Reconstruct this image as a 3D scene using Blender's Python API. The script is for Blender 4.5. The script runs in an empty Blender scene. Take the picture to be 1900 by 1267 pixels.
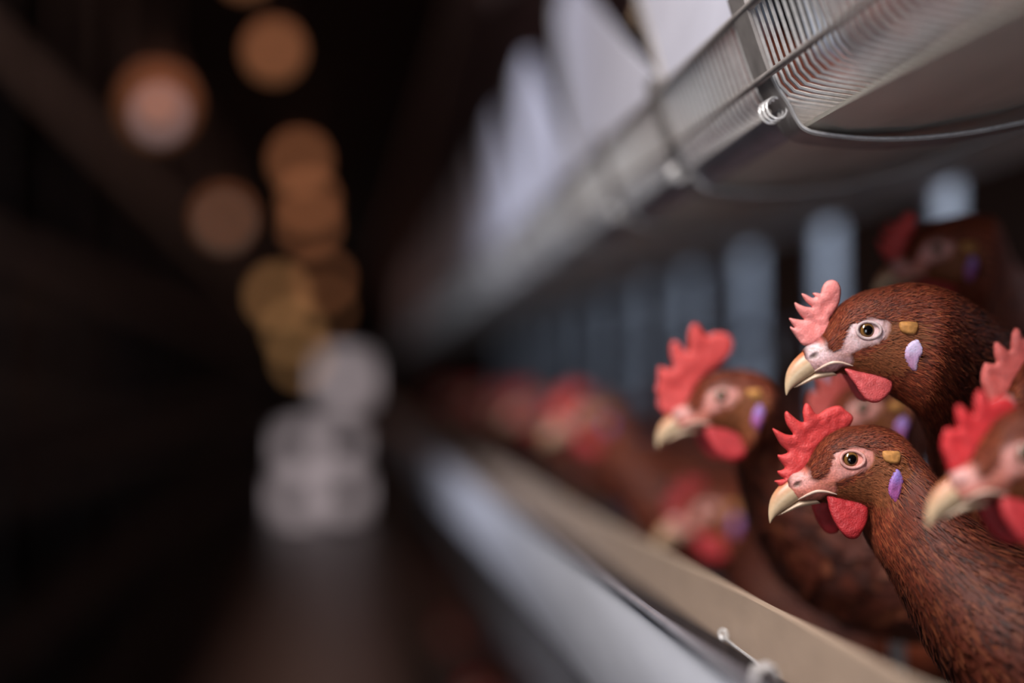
import bpy, bmesh, math, random
import numpy as np
from mathutils import Vector, Matrix, Euler
from mathutils.geometry import delaunay_2d_cdt
from mathutils.bvhtree import BVHTree
random.seed(7); rng = np.random.default_rng(7)
C = bpy.context.scene.collection
SC = bpy.context.scene
CZ = 2.2                       # camera height above the aisle floor; z below is written relative to it

# ------------------------------------------------------------------ camera
FPX = 3167.0                   # 60 mm lens on a 1900 px wide frame
cd = bpy.data.cameras.new('camera'); cam = bpy.data.objects.new('camera', cd); C.objects.link(cam)
cd.lens = 36.0*FPX/1900.0; cd.sensor_width = 36; cd.clip_start = .02; cd.clip_end = 200
cam.location = (0, 0, CZ)
cam.rotation_euler = (math.radians(90+1.57), 0, math.radians(-5.5))
cd.dof.use_dof = True; cd.dof.focus_distance = .85; cd.dof.aperture_fstop = 1.62; cd.dof.aperture_blades = 0
SC.camera = cam
SC.view_settings.view_transform = 'Standard'; SC.view_settings.look = 'None'
SC.view_settings.gamma = 1; SC.view_settings.use_curve_mapping = False
SC.view_settings.exposure = 0.0
SC.cycles.use_adaptive_sampling = False
SC.cycles.use_denoising = True
SC.cycles.sample_clamp_indirect = 4

# ------------------------------------------------------------------ light
w = bpy.data.worlds.new('world'); SC.world = w; w.use_nodes = True
w.node_tree.nodes['Background'].inputs[0].default_value = (.5, .55, .65, 1)
w.node_tree.nodes['Background'].inputs[1].default_value = .3
def area(name, loc, aim, sx, sy, power, col, spread=180):
    l = bpy.data.lights.new(name, 'AREA'); l.shape = 'RECTANGLE'; l.size = sx; l.size_y = sy; l.energy = power; l.color = col
    l.spread = math.radians(spread)
    o = bpy.data.objects.new(name, l); C.objects.link(o); o.location = (loc[0], loc[1], loc[2]+CZ)
    d = Vector(aim)-Vector(loc); o.rotation_euler = d.to_track_quat('-Z', 'Y').to_euler(); return o
area('upper_left_key_light', (-.44, .10, 1.12), (.24, .90, 0), .30, 1.0, 15.5, (1, .95, .92), 110)  # added key light from the upper left, no fixture seen
area('low_front_fill', (-.45, -2.2, -.55), (.25, .95, .02), 1.0, 1.8, 5.5, (.86, .90, 1), 80)  # unseen fill added behind the camera to lift fronts and undersides
area('far_aisle_tube_light', (1.5, 1.3, 1.3), (.75, 2.6, .1), .5, 2.0, 19.0, (.70, .82, 1), 120)
area('guard_plate_fill', (-.60, 2.1, 1.2), (.22, 2.1, .32), .3, 2.4, 8.0, (.86, .88, 1), 70)  # fill added to brighten the pale guard plates
area('warm_aisle_fill', (-.3, 14, 1.85), (-.3, 14, 0), 2.0, 18, 80.0, (1, .55, .42), 180)  # warm fill added to strengthen the glow of the small bulbs

area('upper_tier_fill', (.42, 1.1, .585), (.40, 1.1, .2), .04, 1.8, 3.0, (1, .88, .78), 150)  # light added inside the tier so its hens show between the wires
R = cam.rotation_euler.to_matrix()
def pix(px, py, Y):
    d = R @ Vector(((px-950)/FPX, -(py-633.5)/FPX, -1)); t = Y/d.y
    return Vector((d.x*t, Y, d.z*t))

# ------------------------------------------------------------------ materials
def mat(name, col, rough=.5, metal=0, vary=.25, scale=40, bump=.0, attr=False, sub=0, stretch=None, spec=.5, col2=None, emit=None, sheen=0):
    m = bpy.data.materials.new(name); m.use_nodes = True; nt = m.node_tree; N = nt.nodes; L = nt.links
    b = N['Principled BSDF']; b.inputs['Roughness'].default_value = rough; b.inputs['Metallic'].default_value = metal
    b.inputs['Specular IOR Level'].default_value = spec
    if sub:
        b.inputs['Subsurface Weight'].default_value = sub; b.inputs['Subsurface Radius'].default_value = (1, .25, .15); b.inputs['Subsurface Scale'].default_value = .004
    if sheen: b.inputs['Sheen Weight'].default_value = sheen
    tc = N.new('ShaderNodeTexCoord'); mp = N.new('ShaderNodeMapping'); L.new(tc.outputs['Object'], mp.inputs[0])
    if stretch: mp.inputs['Scale'].default_value = stretch
    nz = N.new('ShaderNodeTexNoise'); nz.inputs['Scale'].default_value = scale; nz.inputs['Detail'].default_value = 5; L.new(mp.outputs[0], nz.inputs['Vector'])
    mr = N.new('ShaderNodeMapRange'); mr.inputs[1].default_value = .3; mr.inputs[2].default_value = .7; mr.inputs[3].default_value = 1-vary; mr.inputs[4].default_value = 1+vary
    L.new(nz.outputs['Fac'], mr.inputs[0])
    mix = N.new('ShaderNodeMix'); mix.data_type = 'RGBA'; mix.blend_type = 'MULTIPLY'; mix.inputs['Factor'].default_value = 1
    if attr:
        a = N.new('ShaderNodeAttribute'); a.attribute_name = 'Col'; L.new(a.outputs['Color'], mix.inputs[6])
    else: mix.inputs[6].default_value = (*col, 1)
    L.new(mr.outputs[0], mix.inputs[7])
    out = mix.outputs[2]
    if col2:
        m2 = N.new('ShaderNodeMix'); m2.data_type = 'RGBA'; n2 = N.new('ShaderNodeTexNoise'); n2.inputs['Scale'].default_value = scale*.35; L.new(mp.outputs[0], n2.inputs['Vector'])
        r2 = N.new('ShaderNodeMapRange'); r2.inputs[1].default_value = .45; r2.inputs[2].default_value = .65; L.new(n2.outputs['Fac'], r2.inputs[0]); L.new(r2.outputs[0], m2.inputs['Factor'])
        L.new(out, m2.inputs[6]); m2.inputs[7].default_value = (*col2, 1); out = m2.outputs[2]
    L.new(out, b.inputs['Base Color'])
    if emit:
        b.inputs['Emission Color'].default_value = (*emit[0], 1); b.inputs['Emission Strength'].default_value = emit[1]
    if bump:
        bp = N.new('ShaderNodeBump'); bp.inputs['Strength'].default_value = bump; bp.inputs['Distance'].default_value = .001
        L.new(nz.outputs['Fac'], bp.inputs['Height']); L.new(bp.outputs[0], b.inputs['Normal'])
    return m
def s2l(r, g, b): return tuple(((c/255)/12.92 if c/255 <= .04045 else ((c/255+.055)/1.055)**2.4) for c in (r, g, b))
M = dict(
 skin=mat('hen_skin', (1,1,1), .5, vary=.14, scale=900, bump=.35, attr=True, sub=.12),
 comb=mat('comb_flesh', (1,1,1), .5, vary=.12, scale=1100, bump=.5, attr=True, sub=.15),
 beak=mat('beak_horn', (1,1,1), .35, vary=.12, scale=260, attr=True, stretch=(1, 1, 1)),
 eye=mat('hen_eye', (1,1,1), .06, vary=.05, scale=300, attr=True, spec=.8),
 feather=mat('feather', (1,1,1), .62, vary=.22, scale=300, attr=True, spec=.3),
 down=mat('feather_down', (1,1,1), .95, vary=.3, scale=500, attr=True, spec=.05),
 leg=mat('hen_leg', s2l(190,160,90), .55, vary=.2, scale=200),
 galv=mat('galvanised_steel', s2l(150,150,160), .42, .55, vary=.14, scale=60, bump=.1),
 galvd=mat('dull_steel', s2l(142,136,134), .5, .15, vary=.2, scale=80, bump=.15),
 wire=mat('zinc_wire', s2l(204,202,202), .35, .35, vary=.15, scale=300),
 trough=mat('trough_sheet', s2l(236,238,250), .42, .0, vary=.10, scale=25, stretch=(1,.15,1), bump=.05),
 strip=mat('beige_strip', s2l(168,146,128), .6, 0, vary=.08, scale=60, stretch=(1,.3,1)),
 belt=mat('belt_underside', s2l(200,194,184), .6, 0, vary=.15, scale=30, stretch=(1,.2,1)),
 plate=mat('pale_plate', s2l(196,198,214), .45, .0, vary=.08, scale=20),
 conc=mat('concrete_floor', s2l(88,76,76), .35, 0, vary=.25, scale=3, bump=.1),
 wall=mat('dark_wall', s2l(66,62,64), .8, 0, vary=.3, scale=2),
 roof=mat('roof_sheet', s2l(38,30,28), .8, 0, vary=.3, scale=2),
 pipe=mat('pipe_plastic', s2l(200,205,215), .4, 0, vary=.05),
 shade=mat('lamp_shade', s2l(90,60,40), .5, 0),
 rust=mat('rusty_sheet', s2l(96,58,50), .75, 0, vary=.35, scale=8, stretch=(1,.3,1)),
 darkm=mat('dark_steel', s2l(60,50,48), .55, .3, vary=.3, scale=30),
)
# ------------------------------------------------------------------ mesh helpers
def tag(o, label, cat, group=None, kind=None):
    if label: o['label'] = label
    if cat: o['category'] = cat
    if group: o['group'] = group
    if kind: o['kind'] = kind
    return o
def me(name, verts, faces, m, parent=None, cols=None, smooth=True, loc=None):
    d = bpy.data.meshes.new(name); d.from_pydata([tuple(map(float, v)) for v in verts], [], [tuple(map(int, f)) for f in faces]); d.update()
    if cols is not None:
        a = d.color_attributes.new('Col', 'FLOAT_COLOR', 'POINT')
        cc = np.ones((len(verts), 4), dtype=np.float32); cc[:, :3] = cols; a.data.foreach_set('color', cc.ravel())
    if smooth: d.polygons.foreach_set('use_smooth', [True]*len(d.polygons))
    d.materials.append(m)
    o = bpy.data.objects.new(name, d); C.objects.link(o)
    if parent: o.parent = parent
    if loc is not None: o.location = loc
    return o
def empty(name, loc, rz=0):
    o = bpy.data.objects.new(name, None); C.objects.link(o); o.location = (loc[0], loc[1], loc[2]+CZ); o.rotation_euler = (0, 0, rz); o.empty_display_size = .02; return o
class MB:
    def __init__(s): s.v = []; s.f = []
    def box(s, x0, x1, y0, y1, z0, z1):
        n = len(s.v); s.v += [(x, y, z) for z in (z0, z1) for y in (y0, y1) for x in (x0, x1)]
        s.f += [tuple(n+i for i in q) for q in ((0,2,3,1),(4,5,7,6),(0,1,5,4),(2,6,7,3),(0,4,6,2),(1,3,7,5))]; return s
    def tube(s, pts, r, k=8, cap=True):
        P = [Vector(p) for p in pts]; n = len(s.v); rr = r if hasattr(r, '__len__') else [r]*len(P); up = Vector((.13, .31, .94)).normalized()
        for i, p in enumerate(P):
            t = (P[min(i+1, len(P)-1)]-P[max(i-1, 0)]).normalized()
            a = t.cross(up)
            if a.length < 1e-3: a = t.cross(Vector((1, 0, 0)))
            a.normalize(); b = t.cross(a)
            for j in range(k):
                q = 2*math.pi*j/k; s.v.append(tuple(p+(a*math.cos(q)+b*math.sin(q))*rr[i]))
        for i in range(len(P)-1):
            for j in range(k):
                s.f.append((n+i*k+j, n+i*k+(j+1) % k, n+(i+1)*k+(j+1) % k, n+(i+1)*k+j))
        if cap: s.f += [tuple(n+j for j in range(k))[::-1], tuple(n+(len(P)-1)*k+j for j in range(k))]
        return s
    def extrude(s, prof, y0, y1, th, ny=1):
        """thin sheet: profile (x,z) polyline thickened by th and run along y"""
        P = [Vector(p) for p in prof]; off = []
        for i, p in enumerate(P):
            t = (P[min(i+1, len(P)-1)]-P[max(i-1, 0)]).normalized(); off.append(Vector((-t.y, t.x))*th)
        ring = [tuple(p) for p in P]+[tuple(p+o) for p, o in zip(P[::-1], off[::-1])]
        n = len(s.v); k = len(ring)
        for j in range(ny+1):
            y = y0+(y1-y0)*j/ny; s.v += [(x, y, z) for x, z in ring]
        for j in range(ny):
            for i in range(k): s.f.append((n+j*k+i, n+j*k+(i+1) % k, n+(j+1)*k+(i+1) % k, n+(j+1)*k+i))
        s.f += [tuple(n+i for i in range(k))[::-1], tuple(n+ny*k+i for i in range(k))]; return s
    def build(s, name, m, parent=None, smooth=True, world=True, dz=0):
        off = CZ if parent is None else 0
        o = me(name, [(a, b, c+off+dz) for a, b, c in s.v], s.f, m, parent, None, smooth)
        if smooth:
            bm = bmesh.new(); bm.from_mesh(o.data); bmesh.ops.recalc_face_normals(bm, faces=bm.faces); 
            for e in bm.edges:
                if len(e.link_faces) == 2 and e.calc_face_angle(0) > .7: e.smooth = False
            bm.to_mesh(o.data); bm.free()
        return o
def catmull(P, n):
    P = np.array(P, float); m = len(P); t = np.linspace(0, m-1, n) if np.isscalar(n) else np.asarray(n)
    i = np.clip(np.floor(t).astype(int), 0, m-2); f = (t-i)[:, None]
    p0 = P[np.clip(i-1, 0, m-1)]; p1 = P[i]; p2 = P[i+1]; p3 = P[np.clip(i+2, 0, m-1)]
    return .5*((2*p1)+(-p0+p2)*f+(2*p0-5*p1+4*p2-p3)*f*f+(-p0+3*p1-3*p2+p3)*f**3)
def inside(px, pz, poly):
    poly = np.array(poly, float); r = np.zeros(px.shape, bool); j = len(poly)-1
    for i in range(len(poly)):
        xi, zi = poly[i]; xj, zj = poly[j]
        c = ((zi > pz) != (zj > pz)) & (px < (xj-xi)*(pz-zi)/(zj-zi+1e-12)+xi); r ^= c; j = i
    return r
def pdist(px, pz, poly):
    poly = np.array(poly, float); d = np.full(px.shape, 1e9)
    for i in range(len(poly)):
        a = poly[i]; b = poly[(i+1) % len(poly)]; ab = b-a; L = (ab**2).sum()+1e-12
        t = np.clip(((px-a[0])*ab[0]+(pz-a[1])*ab[1])/L, 0, 1); d = np.minimum(d, np.hypot(px-a[0]-t*ab[0], pz-a[1]-t*ab[1]))
    return d
def smooth_poly(poly, k=4):
    P = np.array(poly, float); n = len(P); out = []
    for i in range(n):
        p0, p1, p2, p3 = P[i-1], P[i], P[(i+1) % n], P[(i+2) % n]
        for j in range(k):
            f = j/k; out.append(.5*((2*p1)+(-p0+p2)*f+(2*p0-5*p1+4*p2-p3)*f*f+(-p0+3*p1-3*p2+p3)*f**3))
    return np.array(out)
def vnoise(x, z, sc, seed=0):
    g = np.random.default_rng(seed).random((64, 64)); X = x*sc+100; Z = z*sc+100
    i = np.floor(X).astype(int); j = np.floor(Z).astype(int); fx = X-i; fz = Z-j; fx = fx*fx*(3-2*fx); fz = fz*fz*(3-2*fz)
    g0 = lambda a, b: g[a % 64, b % 64]
    return (g0(i, j)*(1-fx)+g0(i+1, j)*fx)*(1-fz)+(g0(i, j+1)*(1-fx)+g0(i+1, j+1)*fx)*fz
def puff(name, poly, th, rw, m, parent, loc, colf, yf=None, step=14., k=4, wob=0.):
    """a fleshy blade: outline in head units (x right, y down), rounded to its edge"""
    out = smooth_poly(poly, k)
    mn = out.min(0); mx = out.max(0)
    gx, gz = np.meshgrid(np.arange(mn[0], mx[0], step), np.arange(mn[1], mx[1], step)); gx = gx.ravel()+rng.uniform(-.2, .2, gx.size)*step; gz = gz.ravel()
    ok = inside(gx, gz, out) & (pdist(gx, gz, out) > step*.45); gx = gx[ok]; gz = gz[ok]
    pts = [Vector(p) for p in out]+[Vector((a, b)) for a, b in zip(gx, gz)]
    n = len(out); V, E, F, *_ = delaunay_2d_cdt(pts, [(i, (i+1) % n) for i in range(n)], [], 1, 1e-5)
    V = np.array([tuple(v) for v in V]); F = [f for f in F]
    d = pdist(V[:, 0], V[:, 1], out); q = np.clip(d/rw, 0, 1); h = th*np.sqrt(1-(1-q)**2)*(1+.25*(vnoise(V[:, 0], V[:, 1], .03, 3)-.5))
    side = wob*(vnoise(V[:, 0], V[:, 1], .009, 5)-.5)
    base = side if yf is None else yf(V[:, 0], V[:, 1])+side
    col = colf(V[:, 0], V[:, 1], d)
    X = (795-V[:, 0])*S; Z = (510-V[:, 1])*S
    N = len(V); A = np.stack([X, base+h, Z], 1); B = np.stack([X, base-h, Z], 1)
    FF = [tuple(f) for f in F]+[tuple(i+N for i in f[::-1]) for f in F]
    o = me(name, np.vstack([A, B]), FF, m, parent, np.vstack([col, col]), True, loc)
    bm = bmesh.new(); bm.from_mesh(o.data); bmesh.ops.remove_doubles(bm, verts=bm.verts, dist=1e-6); bmesh.ops.recalc_face_normals(bm, faces=bm.faces); bm.to_mesh(o.data); bm.free()
    return o
# ------------------------------------------------------------------ hens
S = .0000711                      # one head unit in metres
ST_A = [(378,650,385,770,52),(412,612,425,795,80),(480,572,480,812,108),(560,468,560,815,146),(660,330,660,800,185),(780,255,780,835,208),(900,218,890,885,222),
 (1020,195,1000,935,232),(1180,180,1090,990,240),(1400,222,1220,1070,255),(1650,300,1380,1220,290),(1900,400,1530,1420,350),(2200,520,1680,1720,450),
 (2700,600,1880,2300,620),(3400,640,2400,2780,780),(4300,680,3300,2900,800),(5000,560,4500,2450,620),(5500,300,5400,1300,200),(5560,300,5500,900,60)]
ST_B = [(378,650,385,770,52),(412,612,425,795,80),(480,582,480,812,108),(560,486,555,812,146),(655,372,660,812,185),(780,308,780,832,208),(915,286,890,872,222),
 (1055,292,945,912,232),(1190,352,960,975,242),(1295,462,980,1055,250),(1390,640,1015,1150,270),(1510,860,1075,1270,310),(1720,1060,1165,1470,410),
 (2120,1240,1365,1860,600),(2800,1340,1820,2420,760),(3800,1290,2820,2750,800),(4500,1180,4200,2350,600),(5050,950,5000,1500,200),(5100,950,5060,1300,60)]
COMB_A = [(385,612),(345,568),(310,520),(288,478),(322,488),(300,455),(282,418),(330,424),(392,428),(348,380),(324,335),(322,304),(352,318),(400,335),(448,338),(402,298),(372,243),(405,248),(450,272),(470,262),(450,238),(485,236),(512,240),(520,205),(548,160),(592,142),(635,155),(658,200),(656,265),(640,325),(602,385),(572,430),(585,500),(560,560),(480,600)]
COMB_B = [(350,712),(310,688),(292,668),(330,660),(360,652),(330,630),(314,600),(345,592),(368,572),(330,520),(318,484),(350,482),(392,462),(330,400),(278,298),(310,305),(370,335),(428,338),(385,270),(368,200),(385,172),(420,200),(470,240),(508,248),(500,180),(520,118),(555,130),(605,195),(680,155),(765,132),(820,165),(872,218),(840,285),(750,335),(670,385),(610,430),(580,480),(590,560),(560,620),(450,650)]
COMB_D = [(400,640),(372,560),(346,480),(352,410),(370,362),(400,362),(446,364),(436,300),(436,236),(462,222),(500,250),(545,280),(550,215),(560,160),(590,128),(622,150),(640,196),(690,178),(760,172),(812,205),(822,262),(780,320),(700,362),(640,410),(600,470),(600,560),(560,620),(470,640)]
COMB_C = [(512,655),(400,680),(318,672),(275,620),(258,575),(270,520),(244,462),(262,400),(262,320),(277,252),(330,262),(399,268),(380,150),(376,60),(410,22),(450,40),(490,90),(536,110),(535,0),(552,-89),(590,-130),(640,-105),(698,-24),(760,-50),(840,-52),(910,-20),(942,50),(925,125),(820,235),(674,348),(600,440),(575,560)]
WAT_A = [(655,778),(760,800),(900,812),(965,825),(995,880),(975,945),(925,992),(870,1022),(805,1012),(755,955),(715,885),(675,830)]
WAT_B = [(650,765),(780,790),(890,800),(932,850),(925,935),(885,1010),(840,1068),(765,1062),(700,985),(660,900),(645,830)]
WAT_C = [(670,775),(800,765),(960,770),(1060,785),(1085,850),(1060,960),(990,1050),(900,1088),(800,1060),(720,980),(665,870)]
LOBE_A = [(1128,572),(1160,600),(1176,660),(1150,720),(1138,800),(1095,790),(1060,735),(1045,690),(1062,620)]
LOBE_B = [(1105,575),(1145,610),(1158,655),(1145,705),(1118,780),(1095,818),(1068,795),(1040,745),(1048,670),(1072,615)]
FACE = [(380,610),(440,585),(500,540),(522,580),(535,640),(560,655),(588,610),(612,545),(632,480),(700,440),(790,418),(880,420),(965,440),(962,520),(930,570),(860,610),(770,640),(690,680),(720,735),(690,775),(640,770),(600,815),(380,820)]
CHEEK = [(930,440),(1050,440),(1130,460),(1130,560),(1040,620),(1030,740),(960,800),(700,790),(700,700),(800,640),(900,600)]
def hen(name, label, eye, root, yaw=0, st=ST_A, comb=COMB_A, wat=WAT_A, lobe=LOBE_A, scale=1., feathers=3000, pale=.5, combcol=(214,98,92), drift=0., fine=False, roll=0., group='brown hens in the cages', pitch=0., dark=1.):
    """eye: point of the near eye relative to the camera; root: z of the cage floor"""
    t = Vector(eye); yawm = math.pi+yaw
    base_local = Vector((-.17*scale, drift*.8, 0))           # feet under the body
    rt = Matrix.Rotation(yawm, 3, 'Z')
    bx = t+rt@Vector((base_local.x, base_local.y, 0))
    rootp = Vector((bx.x, bx.y, root)); H = empty(name, rootp, yawm); tag(H, label, 'hen', group)
    off = Matrix.Rotation(-yawm, 3, 'Z')@(t-rootp)           # eye point in the root's frame
    loc = off-Vector((0, .0125*scale, 0))
    P = [(x0, z0, x1, z1, hw, 0.) for x0, z0, x1, z1, hw in st]
    P = [(a, b, c, d, e*1.0, drift/S*max(0, min(1, (i-9)/4.5))**1.1) for i, (a, b, c, d, e, _) in enumerate(P)]
    n = len(P)
    def surf(u, v, lift=0):
        q = catmull(P, u); tx, tz, bx_, bz, hw, ly = q.T; mx = (tx+bx_)/2; mz = (tz+bz)/2
        sn = np.sin(v); cs = np.cos(v); hx = (tx-mx); hz = (tz-mz); L = np.hypot(hx, hz)+1e-9
        e = .88; s1 = np.sign(sn)*np.abs(sn)**e; c1 = np.sign(cs)*np.abs(cs)**e
        x = mx+hx*s1*(1+lift/(L*S)); z = mz+hz*s1*(1+lift/(L*S)); y = (hw+lift/S)*c1+ly
        return x, y, z
    def surfY(x, z):
        o_ = []
        for a, b in zip(np.ravel(x), np.ravel(z)):
            h_ = bvh.ray_cast(Vector(((795-a)*S, .2, (510-b)*S)), Vector((0, -1, 0)))[0]
            o_.append(h_.y if h_ else .001)
        return np.array(o_)
    def sy(x, z): return float(surfY(np.array([float(x)]), np.array([float(z)]))[0])
    def W(x, y, z): return np.stack([(795-x)*S*1., y*S*1., (510-z)*S*1.], 1)
    pk = s2l(214, 168, 168) if pale > .5 else s2l(216, 128, 112)
    white = np.array(s2l(224, 206, 212)); pk = np.array(pk); brown = np.array(s2l(86, 38, 22)); red = np.array(s2l(200, 70, 62)); gold = np.array(s2l(132, 80, 44))
    # body: one continuous surface from the beak base to the tail
    na = 72 if fine else 36
    uu = np.concatenate([np.linspace(0, 8, 130 if fine else 50), np.linspace(8, n-1, 50)[1:]]); nu = len(uu)
    U, V = np.meshgrid(uu, np.linspace(0, 2*math.pi, na, endpoint=False), indexing='ij')
    x, y, z = surf(U.ravel(), V.ravel())
    fm = inside(x, z, FACE); fd = pdist(x, z, FACE); k = np.where(fm, np.clip(fd/30, 0, 1), 0)[:, None]
    nz = vnoise(x, z, .02, 1)[:, None]; nf = vnoise(x, z, .08, 2)[:, None]
    wf = np.clip(1-np.hypot((x-430)/150, (z-640)/90), 0, 1)[:, None]**.5
    we = np.clip(1-np.abs(np.hypot((x-795), (z-510))-110)/80, 0, 1)[:, None]
    sk = pk*(1-np.clip(wf+we*.6, 0, 1)*(.8 if pale > .5 else .38))+white*np.clip(wf+we*.6, 0, 1)*(.8 if pale > .5 else .38)
    rdz = np.clip(1-np.hypot((x-520)/110, (z-565)/60), 0, 1)[:, None]; sk = sk*(1-rdz)+red*rdz
    streak = (vnoise(x*.35+z*.15, z-x*.25, .09, 8)[:, None] > .62)*.35*(nz > .35); sk = sk*(1-streak)+gold*1.3*streak
    ck = inside(x, z, CHEEK)[:, None]; br = np.where(ck, gold*.9, brown)*(0.7+.6*nf)
    col = br*(1-k)+sk*k*(0.85+.25*nf)
    # nostril: a dark slit sunk in the pale cere
    nd = np.hypot((x-438)/34, (z-(690-(x-438)*.4))/24); ns = np.clip(1-nd, 0, 1)[:, None]**.5*(np.abs(y) > 15)[:, None]; col = col*(1-ns)+np.array(s2l(70, 48, 30))*ns
    y = y*(1-.18*ns[:, 0])
    ed = np.hypot(x-795, z-510); y = y*(1+.045*np.exp(-((ed-85)/28)**2))*(1-.10*np.exp(-(ed/60)**2))
    vv = W(x, y, z); F = []
    for i in range(nu-1):
        for j in range(na): F.append((i*na+j, i*na+(j+1) % na, (i+1)*na+(j+1) % na, (i+1)*na+j))
    F += [tuple(range(na))[::-1], tuple((nu-1)*na+j for j in range(na))]
    bvh = BVHTree.FromPolygons([tuple(map(float, q_)) for q_ in vv], F)
    kids = [me('body', vv*scale, F, M['skin'], H, col, True, loc)]
    bd = kids[0].data; bd.materials.append(M['down']); bd.polygons.foreach_set('material_index', [0 if fm[f[0]] else 1 for f in F])
    # feathers following the surface from beak to tail
    rg = np.random.default_rng(len(C.objects)); nfh = int(feathers)
    ua = np.concatenate([rg.uniform(2.6, 9, int(nfh*.6)), rg.uniform(9, n-2.2, nfh-int(nfh*.6))]); va = rg.uniform(0, 2*math.pi, nfh)
    x0, y0, z0 = surf(ua, va)
    keep = ~(inside(x0, z0, FACE) & (pdist(x0, z0, FACE) > 6)) & (np.hypot(x0-795, z0-510) > 100) & ~(inside(x0, z0, lobe))
    ua = ua[keep]; va = va[keep]; x0 = x0[keep]; z0 = z0[keep]; N = len(ua)
    cheek = inside(x0, z0, CHEEK)
    big = np.clip((ua-6)/8, 0, 1); Ln = (.0038+.019*big+.012*np.clip((ua-12)/4, 0, 1))*rg.uniform(.7, 1.3, N); wd = (.00026+.00072*big+.005*np.clip((ua-11)/4, 0, 1))*(1 if fine else 1.8)
    if fine: Ln = Ln*1.15
    # local speed along u
    xa, ya, za = surf(ua+.05, va); du = np.hypot(np.hypot(xa-x0, za-z0), ya-surf(ua, va)[1])*S/.05+1e-6
    segs = 4; jit = rg.normal(0, .07, N); vs = []
    lift0 = rg.uniform(.0, .0005, N)
    # lateral direction across the surface
    for s in range(segs+1):
        f = s/segs; u_ = np.clip(ua+Ln*f/du, 0, n-1.01); v_ = va+jit*f
        lift = lift0+(.0007+.0034*big)*f**1.2*rg.uniform(.3, 1.7, N) if s else lift0*0
        X, Y, Z = surf(u_, v_, lift); Pc = W(X, Y, Z)
        X2, Y2, Z2 = surf(u_, v_+.05, lift); T = W(X2, Y2, Z2)-Pc; T /= (np.linalg.norm(T, axis=1)[:, None]+1e-9)
        ww = wd*(math.sin(math.pi*(.18+.72*f)) if s < segs else .12)
        vs += [Pc-T*ww[:, None], Pc+T*ww[:, None]]
    VV = np.stack(vs, 1).reshape(-1, 3); m2 = 2*(segs+1)
    tone = rg.random(N)[:, None]
    cA = np.array(s2l(118, 50, 29)); cB = np.array(s2l(148, 76, 46)); cC = np.array(s2l(84, 35, 21)); cD = np.array(s2l(136, 84, 48))
    cA, cB, cC, cD = cA*.82, cB*.78, cC*.85, cD*.9; fc = np.where(tone < .55, cA, np.where(tone < .75, cB, cC)); fc = np.where(cheek[:, None], (fc+cD)/2, fc)
    fc = fc*np.where(ua < 9.5, 1.2, np.where(ua < 11, 1.0, .78))[:, None]*np.where(ua < 8, 1, dark)[:, None]  # shade painted in: feathers darken from neck to body, dark deepens it per hen
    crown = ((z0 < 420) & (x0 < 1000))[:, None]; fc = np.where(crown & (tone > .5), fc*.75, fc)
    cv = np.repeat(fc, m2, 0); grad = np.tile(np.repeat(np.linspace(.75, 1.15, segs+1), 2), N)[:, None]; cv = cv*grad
    FF = []
    for i in range(N):
        b = i*m2
        for s in range(segs): FF.append((b+2*s, b+2*s+1, b+2*s+3, b+2*s+2))
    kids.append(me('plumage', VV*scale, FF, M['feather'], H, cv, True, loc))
    # comb
    c1 = np.array(s2l(*combcol))
    def cc(a, b, d):
        t_ = np.clip(d/70, 0, 1)[:, None]; n_ = vnoise(a, b, .03, 4)[:, None]
        lo = c1*np.array([.95, .72, .72]); r = lo*t_*.7+c1*(1-t_*.7); return np.clip(r*(.9+.22*n_), 0, 1)
    puff('comb', comb, .0021, 55, M['comb'], H, loc, cc, None, 9 if fine else 22, 4, .0015)
    wc = np.array(s2l(182, 44, 50)) if pale < .5 else np.array(s2l(196, 78, 80))
    def wcf(a, b, d): return wc*(.85+.3*vnoise(a, b, .02, 6))[:, None]*np.ones((1, 3))
    def wy(sgn):
        top = min(p[1] for p in wat)
        return lambda a, b: sgn*(.0085-.0000*b+.0035*np.clip((b-top)/250, 0, 1))
    for sgn in (1, -1):
        wpoly = wat if sgn > 0 else [(a+(30 if pale > .5 else -45), b-8) for a, b in wat]
        puff('wattle', wpoly, .0019, 60, M['comb'], H, loc, wcf, wy(sgn), 10 if fine else 24)
        lc = np.array(s2l(222, 204, 240)) if pale > .5 else np.array(s2l(150, 122, 200)); lc2 = np.array(s2l(170, 62, 120))
        def lcf(a, b, d):
            tt = np.clip((vnoise(a, b, .02, 9)*.8+(b-600)/400-(.55 if pale > .5 else .45)), 0, 1)[:, None]; return lc*(1-tt)+lc2*tt
        puff('ear_lobe', lobe, .0012, 35, M['skin'], H, loc, lcf, (lambda g: lambda a, b: g*(surfY(a, b)+.0012))(sgn), 12 if fine else 26)
        tuft = [(1010,455),(1080,448),(1138,455),(1145,490),(1125,535),(1080,545),(1020,520)]
        def tcf(a, b, d): return np.array(s2l(188, 132, 74))*(.6+.7*vnoise(a, b, .06, 11))[:, None]*np.ones((1, 3))
        puff('ear_tuft', tuft, .0016, 40, M['feather'], H, loc, tcf, (lambda g: lambda a, b: g*(surfY(a, b)+.0016))(sgn), 12 if fine else 26)
        # eye and lid
        ey = sgn*(sy(795, 510)-.0020); er = .0049; ns_, nr_ = 28, 20; ev = []; ec = []
        for i in range(nr_+1):
            th = math.pi*i/nr_
            for j in range(ns_):
                a = 2*math.pi*j/ns_; ev.append((er*math.sin(th)*math.cos(a), ey+sgn*er*math.cos(th)*.9, er*math.sin(th)*math.sin(a)))
                rr = er*math.sin(th) if th < math.pi/2 else 9
                ec.append(s2l(6, 5, 6) if rr < .0023 else (s2l(122, 86, 44) if rr < .0036 else (s2l(44, 28, 18) if rr < .0044 else s2l(170, 140, 132))))
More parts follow.
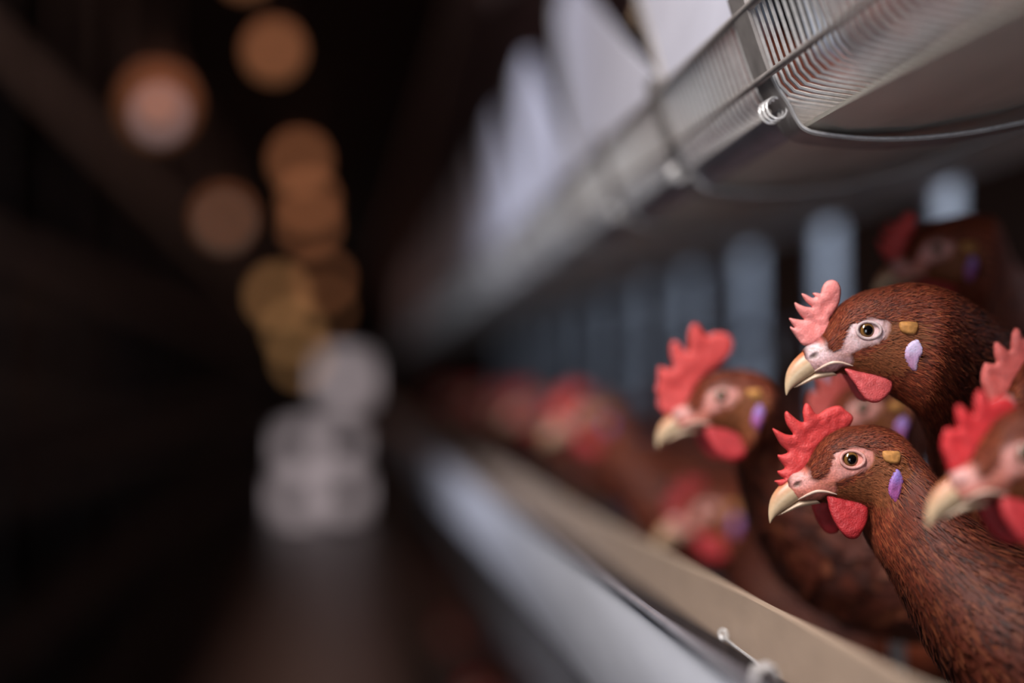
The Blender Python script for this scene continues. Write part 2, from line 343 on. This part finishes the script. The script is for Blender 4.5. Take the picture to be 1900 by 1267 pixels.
        ef = [(i*ns_+j, i*ns_+(j+1) % ns_, (i+1)*ns_+(j+1) % ns_, (i+1)*ns_+j) for i in range(nr_) for j in range(ns_)]
        eo = me('eye', ev, ef, M['eye'], H, np.array(ec), True, loc)
        mb = MB(); ring = []
        for j in range(41):
            a = 2*math.pi*j/40; rx = 78; rz = 60
            px_ = 795+rx*math.cos(a)+8*math.cos(a)*(math.cos(a) > 0); pz_ = 510+rz*math.sin(a)
            ring.append(((795-px_)*S, sgn*(sy(px_, pz_)+.0004), (510-pz_)*S))
        mb.tube(ring, .00085, 8, False); o = me('eyelid', mb.v, mb.f, M['skin'], eo, np.ones((len(mb.v), 1))*np.array(s2l(196, 172, 172) if pale > .5 else s2l(206, 150, 142)), True, None)
        # gape: the pale horny edge running back from the bill
        gp = [(450,800),(470,785),(510,760),(560,738),(620,738),(680,752),(712,762)]; gpts = catmull([(a, b) for a, b in gp], 24)
        mb = MB(); pts = [((795-a)*S, sgn*(max(sy(a, b), .004)+.0001), (510-b)*S) for a, b in gpts]
        mb.tube(pts, [.0008*math.sin(math.pi*(.08+.86*i/23)) for i in range(24)], 8); me('gape', mb.v, mb.f, M['beak'], H, np.ones((len(mb.v), 1))*np.array(s2l(216, 186, 168)), True, loc)
    # beak
    def bk(nm, sts, c_lo, c_hi):
        q = catmull(sts, 40); k_ = 24; v_ = []; f_ = []; c_ = []
        for i, (tx, tz, bx_, bz, hw) in enumerate(q):
            mx, mz = (tx+bx_)/2, (tz+bz)/2
            for j in range(k_):
                a = 2*math.pi*j/k_; sn = math.sin(a); cs = math.cos(a); pw = .75 if sn < 0 else 1.1
                v_.append(((795-(mx+(tx-mx)*sn))*S, hw*math.copysign(abs(cs)**(.9 if sn > 0 else .6), cs)*S*(1-.25*max(sn, 0)), (510-(mz+(tz-mz)*sn))*S))
                tt = min(1, max(0, sn*1.3))*max(0, min(1, 1.25-i/24)); c_.append(np.array(c_lo)*(1-tt)+np.array(c_hi)*tt)
        for i in range(39):
            for j in range(k_): f_.append((i*k_+j, i*k_+(j+1) % k_, (i+1)*k_+(j+1) % k_, (i+1)*k_+j))
        f_ += [tuple(range(k_))[::-1], tuple(39*k_+j for j in range(k_))]
        me(nm, v_, f_, M['beak'], H, np.array(c_), True, loc)
    bk('upper_beak', [(440,640,560,775,80),(385,655,480,798,74),(330,700,415,838,62),(290,748,360,872,50),(262,802,312,906,38),(250,862,282,936,26),(249,922,268,958,12),(256,968,260,971,2)], s2l(208, 180, 146), s2l(190, 98, 48))
    bk('lower_beak', [(560,790,620,830,70),(480,800,520,846,60),(420,832,455,862,46),(370,868,392,888,30),(330,898,340,909,14),(312,912,314,916,3)], s2l(206, 178, 150), s2l(206, 178, 150))
    # wings
    wing = [(2450,850),(3000,800),(3800,850),(4600,900),(5350,850),(4900,1300),(4300,1700),(3400,1850),(2700,1500)]
    zo = 0 if st is ST_A else 550
    wing = [(a, b+zo) for a, b in wing]
    for sgn in (1, -1):
        def wcol(a, b, d): return np.array(s2l(120, 54, 30))*(.55+.9*vnoise(a*.3, b, .02, 13))[:, None]*np.ones((1, 3))
        def wyf(a, b):
            q = catmull(P, np.linspace(10, n-1, 200)); mx = (q[:, 0]+q[:, 2])/2; i = np.clip(np.searchsorted(mx, a), 0, 199); qq = q[i]
            mz = (qq[:, 1]+qq[:, 3])/2; hh = np.abs(qq[:, 3]-qq[:, 1])/2
            return (sgn*qq[:, 4]*np.sqrt(np.clip(1-((b-mz)/hh)**2, .05, 1))+qq[:, 5])*S+sgn*.003
        puff('wing', wing, .006, 300, M['feather'], H, loc, wcol, wyf, 110, 3)
    # tail fan
    mb = MB(); q = P[-3]
    for j in range(9):
        a = (j-4)*.10; b0 = Vector(((795-4900)*S, q[5]*S+.004*(j-4), (510-(700+zo*.8+abs(j-4)*40))*S)); d = Vector((-math.cos(a), math.sin(a)*.9, .75-abs(a)*.8)).normalized()
        pts = [b0+d*(.105*t_/5) for t_ in range(6)]; wdt = [.008, .012, .013, .012, .010, .002]; nn = len(mb.v)
        for p_, w_ in zip(pts, wdt): mb.v += [tuple(p_+Vector((0, .25, 1)).normalized()*w_), tuple(p_-Vector((0, .25, 1)).normalized()*w_), tuple(p_+Vector((0, .0012, 0)))]
        for s in range(5):
            k0 = nn+3*s; mb.f += [(k0, k0+2, k0+5, k0+3), (k0+2, k0+1, k0+4, k0+5), (k0+1, k0, k0+3, k0+4)]
    me('tail', mb.v, mb.f, M['feather'], H, np.ones((len(mb.v), 1))*np.array(s2l(92, 42, 26)), True, loc)
    # legs
    for sgn in (1, -1):
        mb = MB(); bl = base_local.x/scale; zb = (510-2300)*S; fz = (root-t.z)/scale
        hx = bl-.01; hy = drift+sgn*.032
        mb.tube([(hx-.02, hy, zb), (hx-.035, hy, (zb+fz)/2+.01), (hx+.0, hy, fz+.008)], [.013, .0065, .005], 10)
        for a in (-.5, 0, .5): mb.tube([(hx, hy, fz+.008), (hx+.025*math.cos(a), hy+.025*math.sin(a), fz+.007), (hx+.05*math.cos(a), hy+.05*math.sin(a), fz+.003)], [.0045, .004, .0015], 8)
        mb.tube([(hx, hy, fz+.008), (hx-.025, hy, fz+.004)], [.0045, .0015], 8)
        me('leg', mb.v, mb.f, M['leg'], H, None, True, loc)
    if scale != 1:
        for c in list(H.children)+[g_ for c_ in H.children for g_ in c_.children]:
            if c.data.name.split('.')[0] not in ('body', 'plumage'): c.data.transform(Matrix.Scale(scale, 4))
    if pitch:   # tilt the head end a little about the eye by turning every part
        for c in H.children: c.data.transform(Matrix.Rotation(pitch, 4, 'Y'))
    return H
def copy_hen(src, loc, rz, label, group, sc=1., sitting=False):
    r = src.copy(); C.objects.link(r); r.location = (loc[0], loc[1], loc[2]+CZ); r.rotation_euler = (0, 0, rz); r.scale = (sc,)*3; r['label'] = label; r['group'] = group
    for ch in list(src.children):
        if sitting and ch.name.startswith('leg'): continue
        c = ch.copy(); C.objects.link(c); c.parent = r
        for gch in list(ch.children):
            d = gch.copy(); C.objects.link(d); d.parent = c
    return r
FL = -.33       # cage floor of the hens' tier, relative to the lens

# ------------------------------------------------------------------ shed
def struct(name, mb, m):
    o = mb.build(name, m, smooth=False); o['kind'] = 'structure'; return o
Y0, Y1, X0, X1, ZF, ZC = -4., 30., -3.2, 3.2, -2.2, 2.0
struct('floor', MB().box(X0, X1, Y0, Y1, ZF-.1, ZF), M['conc'])
struct('ceiling', MB().box(X0, X1, Y0, Y1, ZC, ZC+.1), M['roof'])
struct('wall_left', MB().box(X0-.1, X0, Y0, Y1, ZF, ZC), M['wall'])
struct('wall_right', MB().box(X1, X1+.1, Y0, Y1, ZF, ZC), M['wall'])
struct('wall_back', MB().box(X0, X1, Y0-.1, Y0, ZF, ZC), M['wall'])
struct('wall_front', MB().box(X0, X1, Y1, Y1+.1, ZF, ZC), M['wall'])
glow = mat('daylit_pane', (.8, .8, .85), .4, emit=((1, .82, .85), .68))
DP = MB().box(-1.05, .12, Y1-.06, Y1-.004, ZF, .35).build('door_1', M['darkm'], smooth=False); DP['kind'] = 'structure'
def pane(px, py, r):
    p = pix(px, py, Y1-.08); o = MB().box(p.x-r, p.x+r, Y1-.085, Y1-.061, p.z-r, p.z+r).build('door_pane', glow, None, smooth=False); o['kind'] = 'structure'
    o.parent = DP
for a in ((640,705,.30),(558,830,.22),(552,922,.24),(630,825,.20),(636,915,.22)): pane(*a)

# ------------------------------------------------------------------ lamps over the aisle
def lamp(px, py, Y, r, col, st, label):
    p = pix(px, py, Y); g = empty('pendant_lamp', (p.x, p.y, p.z)); tag(g, label, 'lamp', 'orange lamps hanging over the aisle')
    bm = bmesh.new(); bmesh.ops.create_uvsphere(bm, u_segments=20, v_segments=14, radius=r)
    for v in bm.verts: v.co.z *= 1.1
    d = bpy.data.meshes.new('bulb'); bm.to_mesh(d); bm.free(); d.materials.append(mat('bulb_glow', col, .4, emit=(col, st*.5)))
    d.polygons.foreach_set('use_smooth', [True]*len(d.polygons)); o = bpy.data.objects.new('bulb', d); C.objects.link(o); o.parent = g
    mb = MB(); mb.tube([(0, 0, r*1.0), (0, 0, r*1.8)], [r*.42, r*.34], 16); mb.build('lamp_socket', M['shade'], g)
    mb = MB(); mb.tube([(0, 0, r*1.8), (0, 0, ZC-p.z)], .004, 8); mb.build('cord', M['darkm'], g)
    return p
OR = (1, .40, .18); YO = (1, .50, .20)
lamps = [(292,195,7.9,.115,OR,.34,'large glowing lamp at the far left, nearest of the left string'),
 (296,212,7.4,.045,(1,.74,.76),1.3,'small white bulb added as bright core of the large left lamp'),  # added bulb: core and halo of one lamp are split in two
 (415,405,13.3,.10,OR,.55,'orange lamp second in the left string'),
 (418,413,12.8,.05,(1,.70,.55),.9,'pale bulb added as bright core of the second lamp of the left string'),  # added bulb giving the second lamp its bright core
 (515,550,22,.13,YO,1.6,'yellow orange lamp third in the left string'),
 (545,615,25,.12,YO,1.6,'yellow lamp fourth in the left string, low'),
 (560,665,28,.13,YO,1.6,'yellow lamp at the far end of the left string, above the door'),
 (508,95,6.6,.055,OR,.95,'orange lamp at the top, nearest of the right string'),
 (455,-62,5.4,.05,OR,.8,'orange lamp cut by the top edge of the photo'),
 (556,300,9.7,.065,OR,1.1,'orange lamp second in the right string'),
 (572,372,12.4,.07,OR,1.1,'orange lamp third in the right string'),
 (575,420,15.5,.08,OR,1.1,'orange lamp fourth in the right string'),
 (600,520,21,.09,OR,1.1,'orange lamp fifth in the right string, partly behind the yellow blur'),
 (603,575,26,.10,OR,1.0,'orange lamp last in the right string, just above the white door')]
for a in lamps: lamp(*a)

# ------------------------------------------------------------------ cage row on the right
YE = 14.
# feed trough in front of the hens
T = empty('feed_trough', (.15, .2, -.19)); tag(T, 'long grey metal feed trough with beige edge strip running below the hens', 'feed trough')
def loc_mb(o, ox, oy, oz):
    o.location = (-ox, -oy, -oz)
YR = .25
mb = MB(); mb.extrude([(.150,-.1115),(.150,-.183),(.156,-.191),(.204,-.191),(.2105,-.183),(.2125,-.110)], YR, YE, .0012); o = mb.build('channel', M['trough'], T); loc_mb(o, .15, .2, -.19)
mb = MB(); mb.tube([(.1500, YR, -.1115), (.1500, YE, -.1115)], .0028, 10); o = mb.build('rolled_rim', M['galv'], T); loc_mb(o, .15, .2, -.19)
mb = MB(); mb.box(.2055, .2105, YR, YE, -.1385, -.108); o = mb.build('edge_strip', M['strip'], T, smooth=False); o['label'] = 'beige edge strip'; loc_mb(o, .15, .2, -.19)
mb = MB(); mb.extrude([(.1995,-.1865),(.2045,-.172),(.2055,-.138)], YR, YE, .0008); o = mb.build('inner_wall_shade', M['darkm'], T); loc_mb(o, .15, .2, -.19)  # dark sheet standing in for shade on the trough's inner wall
# wire clips on the trough
def clip(y, lab):
    g = empty('wire_clip', (.205, y, -.14)); tag(g, lab, 'clip', 'wire clips on the feed trough')
    mb = MB(); mb.tube([(-.003, .002, .010), (-.006, -.004, .008), (-.008, -.04, .0085), (-.0105, -.09, .0095), (-.013, -.14, .010)], .0008, 8); mb.build('clip_wire', M['wire'], g)
    mb = MB(); mb.tube([(-.005+.002*math.cos(a), .002*math.sin(a)*1.4, .0085+.0025*math.sin(a)) for a in np.linspace(0, 6.5, 18)], .0008, 6); mb.build('clip_loop', M['wire'], g)
clip(.90, 'thin bright wire clip hooked on the trough below the beige strip')
mb = MB(); mb.extrude([(.1755,-.133),(.178,-.1225),(.1835,-.121),(.185,-.126)], .725, .742, .0012); tag(mb.build('trough_bracket', M['wire']), 'small shiny bent tab inside the trough at the bottom edge of the photo', 'bracket')

# upper tier: wire front, floor wires, belt and brackets
G = empty('wire_cage_front', (.205, YR, .14)); tag(G, 'close-set bent wire front of the upper cage tier', 'cage front')
def child(mb, name, m, P, o3, smooth=True):
    o = mb.build(name, m, P, smooth); loc_mb(o, *o3); return o
prof = [(.2045,.194),(.2145,.164),(.2185,.1545),(.2235,.1495),(.232,.1475),(.262,.1435)]
mb = MB(); y = YR
while y < 7:
    mb.tube([(a, y, b) for a, b in prof], .0010, 6, False); y += .0105 if y < 2 else .014
child(mb, 'bent_wires', M['wire'], G, (.205, YR, .14))
for nm, x_, z_, r_ in (('top_rail', .2035, .195, .0026), ('middle_rail', .2125, .1595, .0019)):
    child(MB().tube([(x_, YR, z_), (x_, 9, z_)], r_, 10), nm, M['galvd'], G, (.205, YR, .14))
for x_ in (.255,): child(MB().tube([(x_, YR, .1455), (x_, 9, .1455)], .0015, 8), 'floor_rail', M['galvd'], G, (.205, YR, .14))
B = MB().extrude([(.2365,.1355),(.255,.1325),(.29,.1345),(.34,.1445),(.40,.163),(.46,.183),(.60,.205)], YR, 13, .0025).build('manure_belt', M['belt']); tag(B, 'brown grey belt stretched under the upper cage tier above the hens', 'belt')
L_ = MB().extrude([(.2225,.1445),(.229,.136),(.2365,.1335)], 0.865, 9, .001).build('egg_channel', M['galv']); tag(L_, 'narrow pale metal channel along the lower edge of the upper cage front', 'channel')
def bracket(y, lab, first=None):
    g = empty('cage_bracket', (.235, y, .134)); tag(g, lab, 'bracket', 'steel brackets under the upper tier')
    pf = [(.2005,.205),(.2080,.181),(.2165,.158),(.2245,.1455),(.2285,.1375),(.2335,.1325),(.245,.1302),(.27,.1285),(.30,.1300),(.335,.1355),(.375,.146),(.42,.165),(.46,.179),(.52,.190)]
    pf = [tuple(p) for p in catmull(pf, 60)]
    child(MB().extrude(pf, y, y+.030, -.0020), 'strap', M['galvd'], g, (.235, y, .134))
    child(MB().tube([(a-.0006, y-.0004, b-.0004) for a, b in pf[8:]], .0009, 6), 'strap_edge', M['wire'], g, (.235, y, .134))
    mb = MB()
    for k in range(3): mb.tube([(.2185+.0052*math.cos(a), y+.004+.0075*k+.003*math.sin(a), .1435+.0060*math.sin(a)) for a in np.linspace(0, 6.3, 24)], .0007, 6)
    child(mb, 'wire_coil', M['wire'], g, (.235, y, .134))
    return g
b0 = bracket(.85, 'steel strap bracket in focus, nearest under the upper tier, with wire coil')
names = ['second steel strap bracket from the camera, blurred', 'third steel strap bracket from the camera, very blurred']
for i in range(1, 14):
    r = b0.copy(); C.objects.link(r); r.location.y = .85+.25*i
    r['label'] = names[i-1] if i < 3 else 'steel strap bracket far down the row, lost in blur'
    for ch in list(b0.children):
        c = ch.copy(); C.objects.link(c); c.parent = r
# pale guard plates above the wire front
gb = None
for i in range(14):
    y = .25+.42*i
    if gb is None:
        g = empty('guard_plate', (.205, y, .196)); gb = g
        n0 = MB(); ring = [(y, .197), (y+.415, .197), (y+.56, .285), (y+.70, .385), (y+.715, .415), (y+.68, .43), (y+.60, .418), (y+.50, .375), (y+.20, .265)]
        k = len(ring); xx = lambda z: .2045+(z-.197)*.10
        n0.v = [(xx(b), a, b) for a, b in ring]+[(xx(b)+.002, a, b) for a, b in ring]
        n0.f = [tuple(range(k)), tuple(range(k, 2*k))[::-1]]+[(q, (q+1) % k, (q+1) % k+k, q+k) for q in range(k)]
        child(n0, 'sheet', M['plate'], g, (.205, y, .196), False)
        child(MB().tube([(xx(b)-.001, a, b) for a, b in ring[1:5]], .003, 8), 'folded_edge', M['galvd'], g, (.205, y, .196))
    else:
        g = gb.copy(); C.objects.link(g); g.location.y = y
        for ch in list(gb.children):
            c = ch.copy(); C.objects.link(c); c.parent = g
    tag(g, {0: 'pale slanting guard plate nearest the camera, over the sharp wires', 1: 'pale slanting guard plate cut by the top edge beside the blurred wires', 2: 'pale guard plate whose slanting tip reaches the top edge', 3: 'pale slanting guard plate third from the right along the row'}.get(i, 'pale slanting guard plate further down the row'), 'guard plate', 'pale guard plates of the upper tier')
# next tier up: its belt, trough and hens, dark above the guard plates
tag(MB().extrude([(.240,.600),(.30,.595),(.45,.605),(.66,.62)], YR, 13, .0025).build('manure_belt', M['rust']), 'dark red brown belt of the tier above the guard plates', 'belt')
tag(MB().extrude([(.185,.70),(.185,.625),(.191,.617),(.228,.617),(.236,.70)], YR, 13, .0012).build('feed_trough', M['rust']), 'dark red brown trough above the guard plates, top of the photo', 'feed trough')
# cage floors and posts
def cfloor(z, lab, y1=6., x0=.225, rise=0., xe=.665):
    mb = MB(); zz = lambda x: z+rise*(x-x0)
    for x in np.arange(x0, xe, .025): mb.tube([(x, YR, zz(x)), (x, y1, zz(x))], .0012, 4, False)
    for y in np.arange(YR, y1, .05): mb.tube([(x0, y, z-.002), (xe, y, zz(xe)-.002)], .0012, 4, False)
    tag(mb.build('cage_floor', M['galvd']), lab, 'cage floor')
cfloor(FL-.002, 'wire mesh cage floor under the hens behind the trough')
cfloor(FL-.002, 'wire mesh cage floor behind the pale uprights', x0=.74, xe=1.4)
cfloor(.151, 'wire mesh floor of the upper cage tier', x0=.275, rise=.22)
gp = None
for i in range(14):
    d = .70*FPX/1145 + .4985*i - .997
    if gp is None:
        g = empty('cage_post', (.70, d, ZF)); gp = g; H_ = ZC-ZF
        mb = MB(); mb.extrude([(-.014,-.0), (.014, 0)], 0, H_, .002); mb.v = [(a, c_*1.0, b) for a, b, c_ in mb.v]
        mb.build('post_web', M['pipe'], g); 
        MB().box(-.014, -.011, 0, .02, 0, H_).build('post_flange', M['galv'], g, smooth=False); MB().box(.011, .014, 0, .02, 0, H_).build('post_flange', M['galv'], g, smooth=False)
    else:
        g = gp.copy(); C.objects.link(g); g.location.y = d
        for ch in list(gp.children):
            c = ch.copy(); C.objects.link(c); c.parent = g
    lab = {2: 'blurred pale upright at the right, just above the hen at the back', 3: 'blurred pale upright above the main hen comb', 4: 'blurred bluish upright between the left hen and the main hen', 5: 'dim upright behind the comb of the left hen'}.get(i, 'steel upright at the back of the cage row')
    tag(g, lab, 'post', 'uprights at the back of the cages')
wp = empty('water_pipe', (.60, .5, .075)); tag(wp, 'pale blurred drinking pipe running through the back of the cages', 'pipe')
MB().tube([(0, 0, 0), (0, 8, 0)], .009, 12).build('pipe_tube', M['galv'], wp)
for k in range(16): MB().tube([(0, .3*k+.1, -.008), (0, .3*k+.1, -.035)], [.006, .004], 8).build('nipple', M['wire'], wp)
# short dark upright behind the trough lip
p = pix(1668, 1100, 1.12); tag(MB().box(p.x-.004, p.x+.004, 1.12, 1.128, FL, p.z+.05).build('cage_rod', M['galvd'], smooth=False), 'dark upright rod under the lower hen, behind the trough', 'rod')
# lower tier seen below the trough
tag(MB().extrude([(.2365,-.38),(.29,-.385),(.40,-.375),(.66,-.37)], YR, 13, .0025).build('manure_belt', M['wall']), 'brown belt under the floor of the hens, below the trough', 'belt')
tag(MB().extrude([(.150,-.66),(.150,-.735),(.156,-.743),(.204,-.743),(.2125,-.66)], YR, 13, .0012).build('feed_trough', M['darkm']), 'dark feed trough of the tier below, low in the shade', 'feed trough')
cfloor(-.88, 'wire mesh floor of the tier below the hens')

# ------------------------------------------------------------------ the hens
A = hen('hen', 'sharp brown hen with pale pink comb and white ear lobe, the higher sharp head', pix(1608,613,.838), FL, yaw=.0, fine=True, feathers=36000, pale=.9, combcol=(234,146,142), drift=-.08)
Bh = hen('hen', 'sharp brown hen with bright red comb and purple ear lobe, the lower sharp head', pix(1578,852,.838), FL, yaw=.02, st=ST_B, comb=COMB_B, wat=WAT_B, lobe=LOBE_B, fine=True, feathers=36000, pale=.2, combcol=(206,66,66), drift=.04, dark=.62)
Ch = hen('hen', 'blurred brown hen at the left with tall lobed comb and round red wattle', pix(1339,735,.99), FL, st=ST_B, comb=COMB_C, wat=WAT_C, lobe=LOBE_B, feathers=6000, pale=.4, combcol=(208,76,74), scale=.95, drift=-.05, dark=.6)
Dh = hen('hen', 'very blurred hen nearest the camera at the right edge, red comb and big pale beak', pix(1902,842,.70), FL, st=ST_A, comb=COMB_D, wat=WAT_C, lobe=LOBE_B, feathers=6000, pale=.4, combcol=(206,48,54), drift=.14)
Eh = hen('hen', 'blurred hen cut by the right edge, only its salmon pink comb showing', pix(1962,715,.765), FL, st=ST_A, comb=COMB_D, wat=WAT_A, lobe=LOBE_A, feathers=6000, pale=.9, combcol=(212,106,100), drift=.085)
Fh = hen('hen', 'blurred dark brown hen behind at the upper right with red comb', pix(1738,462,1.02), FL, st=ST_A, comb=COMB_A, wat=WAT_A, lobe=LOBE_B, feathers=6000, pale=.3, combcol=(196,62,58), scale=.93, drift=-.18)
Gh = hen('hen', 'blurred hen mostly hidden between the two sharp hens, dark eye showing', pix(1602,758,.985), FL, st=ST_B, comb=COMB_D, wat=WAT_A, lobe=LOBE_A, feathers=5000, pale=.4, combcol=(190,88,82), scale=.95, drift=-.135)
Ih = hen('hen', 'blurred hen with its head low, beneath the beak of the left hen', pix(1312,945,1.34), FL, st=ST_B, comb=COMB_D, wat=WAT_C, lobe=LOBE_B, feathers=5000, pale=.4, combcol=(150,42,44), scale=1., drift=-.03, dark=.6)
Hh = hen('hen', 'very blurred hen far to the left with red comb above the trough', pix(1085,765,1.62), FL, st=ST_B, comb=COMB_D, wat=WAT_C, lobe=LOBE_B, feathers=3500, pale=.3, combcol=(196,58,54), scale=1., drift=0)
g2 = 'brown hens further down the row'
for k, (x, y) in enumerate([(.46,2.05),(.44,2.5),(.46,2.95),(.45,3.5),(.45,4.2),(.45,5.0)]): copy_hen(Hh, (x, y, FL), math.pi+.15*math.sin(k*2.), 'blurred brown hen feeding at the trough down the row', g2)
g3 = 'brown hens in the cages behind the uprights'
for k, (x, y, a) in enumerate([(1.02,1.35,.1),(1.05,1.75,-.2),(1.02,2.15,.2),(1.05,2.6,.1),(1.02,3.1,-.1),(1.05,3.7,.2),(1.02,4.4,.1)]): copy_hen(Hh, (x, y, FL), a, 'blurred brown hen standing in the cages behind the uprights', g3)
g4 = 'hens in the upper cage tier'
for k, (x, y, a) in enumerate([(.465,.62,3.0),(.455,.86,3.2),(.46,1.12,3.1),(.46,1.45,3.1),(.47,1.9,3.1),(.47,2.5,3.2),(.47,3.1,3.1),(.47,3.9,3.1)]): copy_hen(Hh, (x, y, .045), a, 'brown hen sitting in the upper tier, seen only as orange between the wires', g4, sitting=True)
g5 = 'hens in the tier below'
for k, (x, y, a) in enumerate([(.42,1.3,3.1),(.42,1.7,3.3),(.42,2.1,3.0),(.42,2.6,3.1),(.42,3.2,3.2),(.42,4.,3.1)]): copy_hen(Hh, (x, y, -.88), a, 'blurred brown hen in the tier below, a dark shape under the trough', g5)

# ------------------------------------------------------------------ cage row on the left, almost black
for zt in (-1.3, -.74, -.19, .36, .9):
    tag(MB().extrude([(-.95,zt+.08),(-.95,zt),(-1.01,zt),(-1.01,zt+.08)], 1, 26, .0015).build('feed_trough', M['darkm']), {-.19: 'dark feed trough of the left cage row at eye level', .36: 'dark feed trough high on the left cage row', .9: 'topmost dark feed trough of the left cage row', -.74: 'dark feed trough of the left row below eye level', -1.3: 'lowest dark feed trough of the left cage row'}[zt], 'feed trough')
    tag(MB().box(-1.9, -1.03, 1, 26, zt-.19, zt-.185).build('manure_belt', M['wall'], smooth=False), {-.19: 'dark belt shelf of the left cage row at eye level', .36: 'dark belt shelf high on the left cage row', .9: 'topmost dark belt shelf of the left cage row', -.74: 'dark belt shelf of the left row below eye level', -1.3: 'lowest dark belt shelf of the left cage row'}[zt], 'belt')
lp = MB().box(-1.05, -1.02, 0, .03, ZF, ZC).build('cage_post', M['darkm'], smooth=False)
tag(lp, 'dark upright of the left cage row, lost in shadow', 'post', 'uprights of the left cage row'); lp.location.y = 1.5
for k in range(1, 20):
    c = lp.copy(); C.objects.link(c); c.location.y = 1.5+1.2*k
